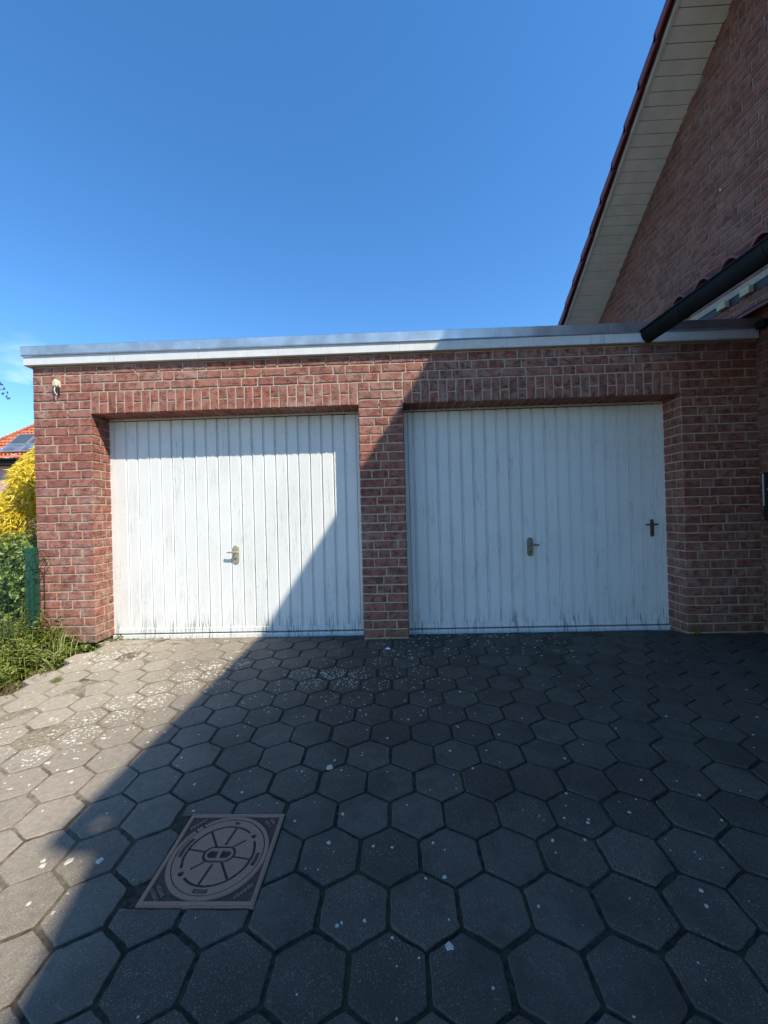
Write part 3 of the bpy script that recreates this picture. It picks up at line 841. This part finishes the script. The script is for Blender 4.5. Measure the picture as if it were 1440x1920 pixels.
for q in (-.62, -1.3, -2.0): cg.prism([(p[0]*1, p[1]) if i > 12 else (gxc+(p[0]-gxc)*1.05, gzc+(p[1]-gzc)*1.04) for i, p in enumerate(gp)], 'y', q, q-.025)
cg.build('gutter', DARKZINC, can)
pw_ = MB(); pw_.box((2.56, -4.5, -.2), (X5+.02, -1.75, 2.86)); pw_.build('unseen_shade_block', HBRICK, ho)  # unseen brick box added to shade the right pier and corner
# battens, blocks and tiled ledge on the wall below the canopy
wb = MB(); wb.box((X5-.018, -4.4, 3.262), (X5, 1.3, 3.325)); wb.build('wall_batten', BATTEN, ho, bevel=.003)
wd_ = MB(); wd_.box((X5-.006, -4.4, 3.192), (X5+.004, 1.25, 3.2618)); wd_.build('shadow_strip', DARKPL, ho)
for yb_ in (.315, .055):
    k_ = MB(); k_.box((X5-.055, yb_-.05, 3.195), (X5-.0065, yb_+.05, 3.261)); k_.build('cream_block', CREAM, ho, bevel=.004)
lg = MB(); lg.prism([(X5-.16, 2.945), (X5+.005, 3.0), (X5+.005, 3.025), (X5-.16, 2.97)], 'y', .21, -1.4); lg.build('tiled_ledge', HTILE, ho, bevel=.004)
lg = MB(); lg.box((X5-.012, -1.4, 3.026), (X5+.004, .23, 3.064)); lg.build('ledge_shadow_bar', BLACKGAP, ho)  # dark bar put in as the shadow gap above the ledge
nl = MB(); nl.tube([(X5+.005, .33, 4.42), (X5-.012, .33, 4.42)], [.007, .010], 8); nl.build('nail', SCRAP, ho)
dbx = MB(); dbx.box((X5-.06, -.135, 2.815), (X5-.012, -.055, 2.885)); dbx.build('flashing_end', DARKZINC, ho, bevel=.004)

mbx = thing('mailbox', 'black metal mailbox with a pale edge on the dark house wall by the right pier', 'mailbox')
mbx.location = (X5-.036, -.25, 1.29)
bb = MB(); bb.box((-.008, -.19, -.22), (.028, .185, .22)); bb.build('body', DARKPL, mbx, bevel=.006)
bb = MB(); bb.box((-.013, .172, -.085), (-.0085, .184, .205)); bb.build('edge_strip', TRIM, mbx)
bb = MB(); bb.box((-.012, .02, .06), (-.0085, .145, .067)); bb.build('slot', TRIM, mbx)

# ------------------------------------------------------------------ scrap on the drive
sp_ = MB(); sp_.add([(-.03, -.006, .001), (.028, -.012, .001), (.02, .012, .001), (-.018, .010, .001), (.002, .0, .017)], [(0, 1, 4), (1, 2, 4), (2, 3, 4), (3, 0, 4), (3, 2, 1, 0)])
s_ = sp_.build('scrap', SCRAP); s_.location = (-.093, -.239, gz(-.239))
tag(s_, 'small white scrap lying on the pavers in front of the middle brick pillar', 'litter')

# ------------------------------------------------------------------ vegetation helpers
def leaf(mb, p, d, nrm, l, wdt, r=None, fold=.25):
    d = Vector(d).normalized(); s_ = d.cross(Vector(nrm)); s_ = s_.normalized() if s_.length > 1e-4 else Vector((1, 0, 0)); u_ = s_.cross(d)
    p = Vector(p)
    mb.add([p, p+d*l*.4+s_*wdt/2+u_*wdt*fold, p+d*l-u_*l*.12, p+d*l*.4-s_*wdt/2+u_*wdt*fold, p+d*l*.45-u_*.0], [(0, 1, 4), (1, 2, 4), (4, 2, 3), (0, 4, 3)], 0, r)
def rv(r=rng):
    while True:
        v = Vector((r.uniform(-1, 1), r.uniform(-1, 1), r.uniform(-1, 1)))
        if .05 < v.length < 1: return v.normalized()

# golden thread conifer behind the left end of the garage
gc = thing('golden_conifer', 'golden yellow thread-leaved conifer behind the left end of the garage', 'conifer'); gc.location = (-4.52, 1.45, -.1)
tk = MB(); tk.tube([(0, 0, -.1), (.02, 0, .6), (.0, .02, 1.3), (.03, 0, 2.1)], [.06, .05, .035, .01], 8)
vr = random.Random(11)
fo = MB()
def crown_r(z):           # ragged column, narrowing to a tip
    return .80*(1-max(0, (z-1.0)/1.62)**2.2) if z > 1.0 else .80
bumps = [(rv(vr), vr.uniform(.3, 2.2)) for _ in range(40)]
for i in range(36000):
    z = vr.uniform(.05, 2.50); a = vr.uniform(0, 2*math.pi)
    R = crown_r(z)*(.78+.22*math.sin(3*a+5*z)*math.sin(7*z+a))*(.72+.35*vr.random()**.5)
    p = Vector((R*math.cos(a), R*math.sin(a), z))
    outw = Vector((math.cos(a), math.sin(a), .25)); d = (outw*.8+rv(vr)*.8+Vector((0, 0, .15))).normalized()
    l = vr.uniform(.045, .13); wd2 = vr.uniform(.0055, .0105); s2_ = d.cross(rv(vr)).normalized()*wd2
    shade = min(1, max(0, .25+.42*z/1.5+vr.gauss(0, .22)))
    q1 = p+d*l*.5; q2 = p+d*l+Vector((0, 0, -l*.35))
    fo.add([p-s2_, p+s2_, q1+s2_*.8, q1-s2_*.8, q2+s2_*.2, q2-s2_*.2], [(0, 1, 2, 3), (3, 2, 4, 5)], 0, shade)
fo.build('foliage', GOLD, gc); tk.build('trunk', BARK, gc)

def shrub(name, label, loc, rx, ry, h, n_, l, wdt, m, seed, tilt=.4, stems=7):
    r = random.Random(seed); t = thing(name, label, 'shrub'); t.location = loc
    st = MB()
    tips = []
    for i in range(stems):
        a = r.uniform(0, 6.28); q = r.uniform(.2, .85)
        e = Vector((rx*q*math.cos(a), ry*q*math.sin(a), h*r.uniform(.6, .95)))
        st.tube([(0, 0, -.1), e*.5+rv(r)*.04, e], [.012, .008, .003], 5); tips.append(e)
    mb = MB()
    cl = [(Vector((rx*r.uniform(-.8, .8), ry*r.uniform(-.8, .8), h*r.uniform(.2, .95))), r.uniform(.12, .26)) for _ in range(34)]
    for i in range(n_):
        c, s_ = r.choice(cl); p = c+rv(r)*s_*r.random()**.35
        leaf(mb, p, rv(r)+Vector((0, 0, -tilt)), rv(r)+Vector((.6, -.8, 1.4)), l*r.uniform(.6, 1.25), wdt*r.uniform(.7, 1.2), min(1, max(0, r.gauss(.5, .25))))
    mb.build('foliage', m, t); st.build('stems', BARK, t)
    return t
shrub('leafy_shrub', 'glossy green broad-leaved shrub behind the green fence post', (-4.05, .55, -.1), .62, .42, 1.16, 3600, .055, .036, GREENL, 5)
shrub('leafy_shrub', 'dark green bush low against the garage flank behind the fence', (-3.75, 1.3, -.1), .2, .5, .8, 1800, .05, .032, GREENL, 6)

# weeds crowding the paving edge: four kinds of plant mesh, copied
def weed_mesh(seed, h):
    r = random.Random(seed); t = bpy.data.objects.new('weed_plant', None); COL.objects.link(t)
    st = MB(); lf = MB()
    for i in range(r.randint(6, 9)):
        a = r.uniform(0, 6.28); sp2 = r.uniform(.03, .16); hh = h*r.uniform(.6, 1.05)
        e = Vector((sp2*math.cos(a), sp2*math.sin(a), hh)); b0 = Vector((.03*math.cos(a), .03*math.sin(a), -.04))
        midp = (b0+e)*.5+Vector((0, 0, .03)); st.tube([b0, midp, e], [.004, .003, .0015], 4)
        nl_ = int(hh/.022)+3
        for k_ in range(nl_):
            t_ = .12+.88*k_/nl_; p = b0.lerp(midp, t_*2) if t_ < .5 else midp.lerp(e, t_*2-1)
            aa = k_*2.4+r.uniform(-.4, .4); d = Vector((math.cos(aa), math.sin(aa), r.uniform(.1, .7)))
            leaf(lf, p, d, (0, 0, 1), r.uniform(.04, .085)*(1.1-.45*t_), r.uniform(.014, .024), min(1, max(0, r.gauss(.35+.3*t_, .2))))
    lf.build('leaves', WEEDL, t); st.build('stems', WEEDL, t)
    return t
protos = [weed_mesh(s, h) for s, h in ((1, .62), (2, .48), (3, .34), (4, .22))]
wr = random.Random(21)
WL = ('leafy green weed growing in the crowded bed along the left paving edge', 'weed', 'weeds along the left paving edge')
def copy_tree(o):
    c = o.copy(); COL.objects.link(c)
    for ch in o.children: d = ch.copy(); COL.objects.link(d); d.parent = c
    return c
spots = []
for i in range(96):
    y_ = wr.uniform(-1.45, .05); x_ = wr.uniform(-3.75, XE-.15-.02*abs(y_))
    dist = (XE-x_)
    k_ = 3 if dist < .33 else (wr.choice((2, 3)) if dist < .46 else (wr.choice((1, 2)) if dist < .55 else wr.choice((0, 1, 0))))
    if y_ < -.75: k_ = min(3, k_+1)
    spots.append((k_, x_, y_))
used = set()
for k_, x_, y_ in spots:
    o = protos[k_] if k_ not in used else copy_tree(protos[k_]); used.add(k_)
    o.location = (x_, y_, soil_z(x_, y_)); o.rotation_euler = (wr.uniform(-.12, .12), wr.uniform(-.12, .12), wr.uniform(0, 6.28))
    s_ = wr.uniform(.8, 1.15); o.scale = (s_, s_, s_)
    o['label'], o['category'], o['group'] = WL
# long pale grass blades leaning out over the edge
def blades(mb, cx, cy, cz, n_, hmin, hmax, lean, r, wdt=.004, spread=.05):
    for i in range(n_):
        p = Vector((cx+r.gauss(0, spread), cy+r.gauss(0, spread), cz)); a = r.uniform(0, 6.28); h = r.uniform(hmin, hmax)
        d = Vector((math.cos(a)*.5+lean[0], math.sin(a)*.5+lean[1], 1)).normalized(); s_ = d.cross(Vector((math.cos(a+1.5), math.sin(a+1.5), 0))).normalized()*wdt/2
        p1 = p+d*h*.55; p2 = p+d*h+Vector((d.x*h*.35, d.y*h*.35, -h*.22))
        mb.add([p-s_, p+s_, p1+s_*.9, p1-s_*.9, p2], [(0, 1, 2, 3), (3, 2, 4)], 0)
gr_ = random.Random(31)
gm_ = MB(); blades(gm_, 0, 0, 0, 46, .25, .50, (-.45, -.1), gr_, .006, .035)
o = gm_.build('grass_clump', GRASSL); o.location = (-3.06, -.26, -.10); tag(o, 'clump of long pale grass blades at the foot of the left brick pier', 'grass')
gm_ = MB()
for i in range(60):
    y_ = gr_.uniform(-1.6, -.5); x_ = XE+gr_.uniform(-.14, .03); blades(gm_, x_, y_, gz(y_)-.04, 9, .04, .13, (.2, -.2), gr_, .003, .03)
tag(gm_.build('dry_grass', DRYL), 'dry straw-coloured grass along the front of the left paving edge', 'dry grass', kind='stuff')
gm_ = MB()
for i in range(420):
    y_ = gr_.uniform(-.75, .22); x_ = XE-.02+gr_.gauss(-.05, .06); 
    if y_ > .0: x_ = gr_.uniform(XE-.10, XE+.06)
    leaf(gm_, (x_, y_, soil_z(x_, y_)+gr_.uniform(.0, .05)), rv(gr_)+Vector((.2, -.2, .3)), (0, 0, 1), gr_.uniform(.025, .05), gr_.uniform(.014, .026))
for i in range(150):
    x_ = gr_.uniform(X0+.05, X1+.12); y_ = gr_.uniform(-.16, -.02)
    leaf(gm_, (x_, y_, -.07+gr_.uniform(0, .05)+(.06 if x_ > X1-.12 else 0)), rv(gr_)+Vector((0, -.3, .5)), (0, 0, 1), gr_.uniform(.03, .055), gr_.uniform(.016, .03))
for i in range(60):          # a thin line of seedlings under the left door
    x_ = XE+abs(gr_.gauss(0, .28)); leaf(gm_, (x_, .228-gr_.uniform(0, .02), .0), rv(gr_)*.7+Vector((0, -.3, .7)), (0, 0, 1), gr_.uniform(.012, .03), gr_.uniform(.008, .016))
tag(gm_.build('ground_cover', COVERL), 'bright low weeds fringing the paving by the left pier', 'ground cover', kind='stuff')
gm_ = MB(); blades(gm_, 0, 0, 0, 60, .02, .05, (0, 0), gr_, .004, .018)
o = gm_.build('grass_tuft', COVERL); o.location = (-2.65, -.746, gz(-.746)); tag(o, 'little bright grass tuft sprouting between sunny pavers near the left bed', 'grass')
o = copy_tree(protos[3]); o.location = (2.775, -.03, gz(-.03)-.01); o.rotation_euler = (.25, 0, 1.0); o.scale = (.55, .5, .42)
o.name = 'weed_tuft'; o['label'] = 'small dark weed tuft at the foot of the right brick pier'; o['category'] = 'weed'; del o['group']
# moss and seedlings in the joints are in the joint material

lb = MB(); lr2 = random.Random(77)
for i in range(75):
    x_ = lr2.choice((lr2.uniform(-2.86, -1.7), lr2.uniform(-2.86, -2.3), lr2.uniform(-1.7, 2.6))); y_ = .215-abs(lr2.gauss(0, .035)) if not (X2-.02 < x_ < X3+.02) else -.02-abs(lr2.gauss(0, .03))
    leaf(lb, (x_, y_, gz(y_)+.003), (lr2.uniform(-1, 1), lr2.uniform(-1, 1), lr2.uniform(-.02, .12)), (0, 0, 1), lr2.uniform(.008, .026), lr2.uniform(.004, .011))
tag(lb.build('leaf_litter', DRYL), 'scattered brown leaf litter along the foot of the garage doors', 'leaf litter', kind='stuff')
# ------------------------------------------------------------------ fence
fe = thing('mesh_fence', 'green metal fence post with welded wire mesh beside the left garage pier', 'fence'); fe.location = (-3.455, -.10, 0)
pb = MB(); pb.box((-.045, -.025, -.3), (.045, .025, .988)); pb.box((.018, -.031, -.3), (.030, -.0255, .985)); po = pb.build('post', FENCEG, fe, bevel=.004)
wm = MB()
def fold(z):      # V folds of the mesh
    for zc_ in (.87, .28):
        d = abs(z-zc_)
        if d < .085: return .055*(1-d/.085)
    return 0
zl = [.10, .195, .28, .365, .57, .785, .87, .955]
xm = .068
for i in range(10):
    y_ = .055-.05*i; wm.tube([(xm+fold(z), y_, z) for z in zl], .0028, 5)
for z in (.10, .195, .28, .365, .48, .57, .68, .785, .87, .955): wm.tube([(xm+fold(z)-.004, .065, z), (xm+fold(z)-.004, -.42, z)], .003, 5)
wm.build('wire_mesh', WIRE, fe)
cl_ = MB()
for z in (.40, .70):
    cl_ = MB(); cl_.box((.03, -.033, z), (.074, -.026, z+.03)); cl_.build('clamp', FENCEG, fe)

# ------------------------------------------------------------------ purple maple at the left, only a twig reaches into view
mt = thing('maple_tree', 'purple-leaved maple branch reaching in at the left edge of the sky', 'tree'); mt.location = (-6.4, .5, -.15)
tb = MB()
tb.tube([(0, 0, -.1), (.04, 0, 1.0), (-.03, .03, 1.9), (0, 0, 2.8)], [.07, .06, .045, .02], 8)
ends = []
mr = random.Random(9)
for i in range(16):
    a = mr.uniform(0, 6.28); z0_ = mr.uniform(1.3, 2.6); e = Vector((math.cos(a)*mr.uniform(.6, 1.1), math.sin(a)*mr.uniform(.6, 1.1), z0_+mr.uniform(.3, .9)))
    tb.tube([(0, 0, z0_), e*.5+Vector((0, 0, z0_*.5+.1)), e], [.02, .012, .004], 5); ends.append(e)
tw = [Vector((0, 0, 2.4)), Vector((.9, .0, 2.98)), Vector((1.75, 0, 2.98)), Vector((2.085, 0, 2.86))]
tb.tube(tw, [.018, .011, .006, .003], 5)
tb.build('trunk', BARK, mt)
ml = MB()
def maple_leaf(p, d, s_):
    d = Vector(d).normalized()
    nrm = (Vector((0, -1, .5))+rv(mr)*.6).normalized()
    sd_ = d.cross(nrm).normalized()
    for t in (-1.1, -.55, 0, .55, 1.1):
        dd = d*math.cos(t)+sd_*math.sin(t); leaf(ml, p, dd, nrm, s_*(1-.25*abs(t)), s_*.28, None, .1)
for e in ends:
    for i in range(46): maple_leaf(e+rv(mr)*mr.uniform(.03, .42), rv(mr)+Vector((0, 0, -.7)), mr.uniform(.03, .05))
for p in ((2.06, 0, 2.93), (2.02, .02, 2.955), (2.04, -.02, 2.87), (2.085, 0, 2.885), (2.12, 0, 2.84), (2.10, .01, 2.80), (2.135, 0, 2.775), (2.07, 0, 2.83), (2.0, 0, 2.90), (1.95, .03, 2.95), (1.98, 0, 2.84)):
    maple_leaf(p, (.5, 0, -.8), .036)
ml.build('crown', MAPLEL, mt)

# ------------------------------------------------------------------ neighbouring house
nb = thing('neighbouring_house', 'pink rendered house with orange hipped tile roof and roof panels beyond the conifer', 'house')
ND = 26-CAM_D; zE_ = 5.72; nx0, nx1 = -30.6, -18.0; dep = 9.0
nb.location = (0, 0, 0)
wl = MB(); wl.box((nx0+.6, ND+.6, -.4), (nx1-.6, ND+dep-.6, zE_-.42)); wl.build('wall', PINK, nb)
fs_ = MB(); fs_.box((nx0+.02, ND+.02, zE_-.42), (nx1-.02, ND+dep-.02, zE_-.1)); fs_.build('eaves_board', BLACKGAP, nb)
gt2 = MB(); gt2.tube([(nx0, ND-.05, zE_-.06), (nx1, ND-.05, zE_-.06)], .08, 8); gt2.build('gutter', DARKZINC, nb)
rm = MB()
nrow = 16; hd = dep/2
for r_ in range(nrow):
    t0_, t1_ = r_/nrow, (r_+1)/nrow
    y0_, y1_ = ND+hd*t0_, ND+hd*t1_
    xl0, xl1 = nx0+hd*t0_, nx0+hd*t1_; xr0, xr1 = nx1-hd*t0_, nx1-hd*t1_
    nt_ = max(2, int((xr0-xl0)/.10))
    lift = .05
    vs6 = []
    for (xl, xr, yy, zz) in ((xl0, xr0, y0_, zE_+hd*t0_+lift), (xl1, xr1, y1_, zE_+hd*t1_)):
        for i in range(nt_+1):
            ph = (xl0+(xr0-xl0)*i/nt_)/.30*2*math.pi
            vs6.append((xl+(xr-xl)*i/nt_, yy-.02*math.sin(ph), zz+.03*math.sin(ph)))
    rm.add(vs6, [(i, i+1, nt_+2+i, nt_+1+i) for i in range(nt_)])
    # left hip slope
    rm.add([(xl0, y0_, zE_+hd*t0_+lift), (xl1, y1_, zE_+hd*t1_), (xl1, ND+dep-hd*t1_, zE_+hd*t1_), (xl0, ND+dep-hd*t0_, zE_+hd*t0_+lift)], [(0, 1, 2, 3)])
    rm.add([(xr0, y0_, zE_+hd*t0_+lift), (xr1, y1_, zE_+hd*t1_), (xr1, ND+dep-hd*t1_, zE_+hd*t1_), (xr0, ND+dep-hd*t0_, zE_+hd*t0_+lift)], [(3, 2, 1, 0)])
    rm.add([(xl0, ND+dep-hd*t0_, zE_+hd*t0_), (xr0, ND+dep-hd*t0_, zE_+hd*t0_), (xr1, ND+dep-hd*t1_, zE_+hd*t1_), (xl1, ND+dep-hd*t1_, zE_+hd*t1_)], [(3, 2, 1, 0)])
    # hip caps
    for k_ in (0, .5):
        q0, q1 = t0_+k_/nrow, t0_+(k_+.62)/nrow
        rm.tube([(nx0+hd*q0, ND+hd*q0, zE_+hd*q0+.10), (nx0+hd*q1, ND+hd*q1, zE_+hd*q1+.05)], [.12, .10], 8)
rm.build('roof', OTILE, nb)
def on_roof(x, t, off): return Vector((x, ND+t-off*.7071, zE_+t+off*.7071))
def roof_quad(mb, x0, x1, t0_, t1_, o0, o1):
    P = [on_roof(x, t, o) for o in (o0, o1) for (x, t) in ((x0, t0_), (x1, t0_), (x1, t1_), (x0, t1_))]
    mb.add(P, [(3, 2, 1, 0), (4, 5, 6, 7), (0, 1, 5, 4), (1, 2, 6, 5), (2, 3, 7, 6), (3, 0, 4, 7)])
def roof_unit(x0, x1, t0_, t1_, name, m):
    b = MB(); roof_quad(b, x0+.05, x1-.05, t0_+.05, t1_-.05, .12, .17); o = b.build(name, m, nb)
    f = MB()
    roof_quad(f, x0, x0+.049, t0_, t1_, .10, .20); roof_quad(f, x1-.049, x1, t0_, t1_, .10, .20)
    roof_quad(f, x0+.05, x1-.05, t0_, t0_+.049, .10, .20); roof_quad(f, x0+.05, x1-.05, t1_-.049, t1_, .10, .20)
    f.build('panel_frame', PANELF, o)
XU = -26.35
for i, x0_ in enumerate((XU-1.42, XU, XU+1.42, XU+2.84)):
    roof_unit(x0_+.04, x0_+1.38, 1.02, 1.95, 'solar_collector', PANELG)
    roof_unit(x0_+.04, x0_+1.38, .42, .98, 'roof_window', GLASS)
# overhead cable
oc = MB()
oc.tube([(-9.6, 3.0, 3.0), (-8.6, 3.0, 1.95)], .012, 6)
o = oc.build('overhead_cable', RUBBER); tag(o, 'thin black stay wire slanting in front of the neighbour roof', 'cable')
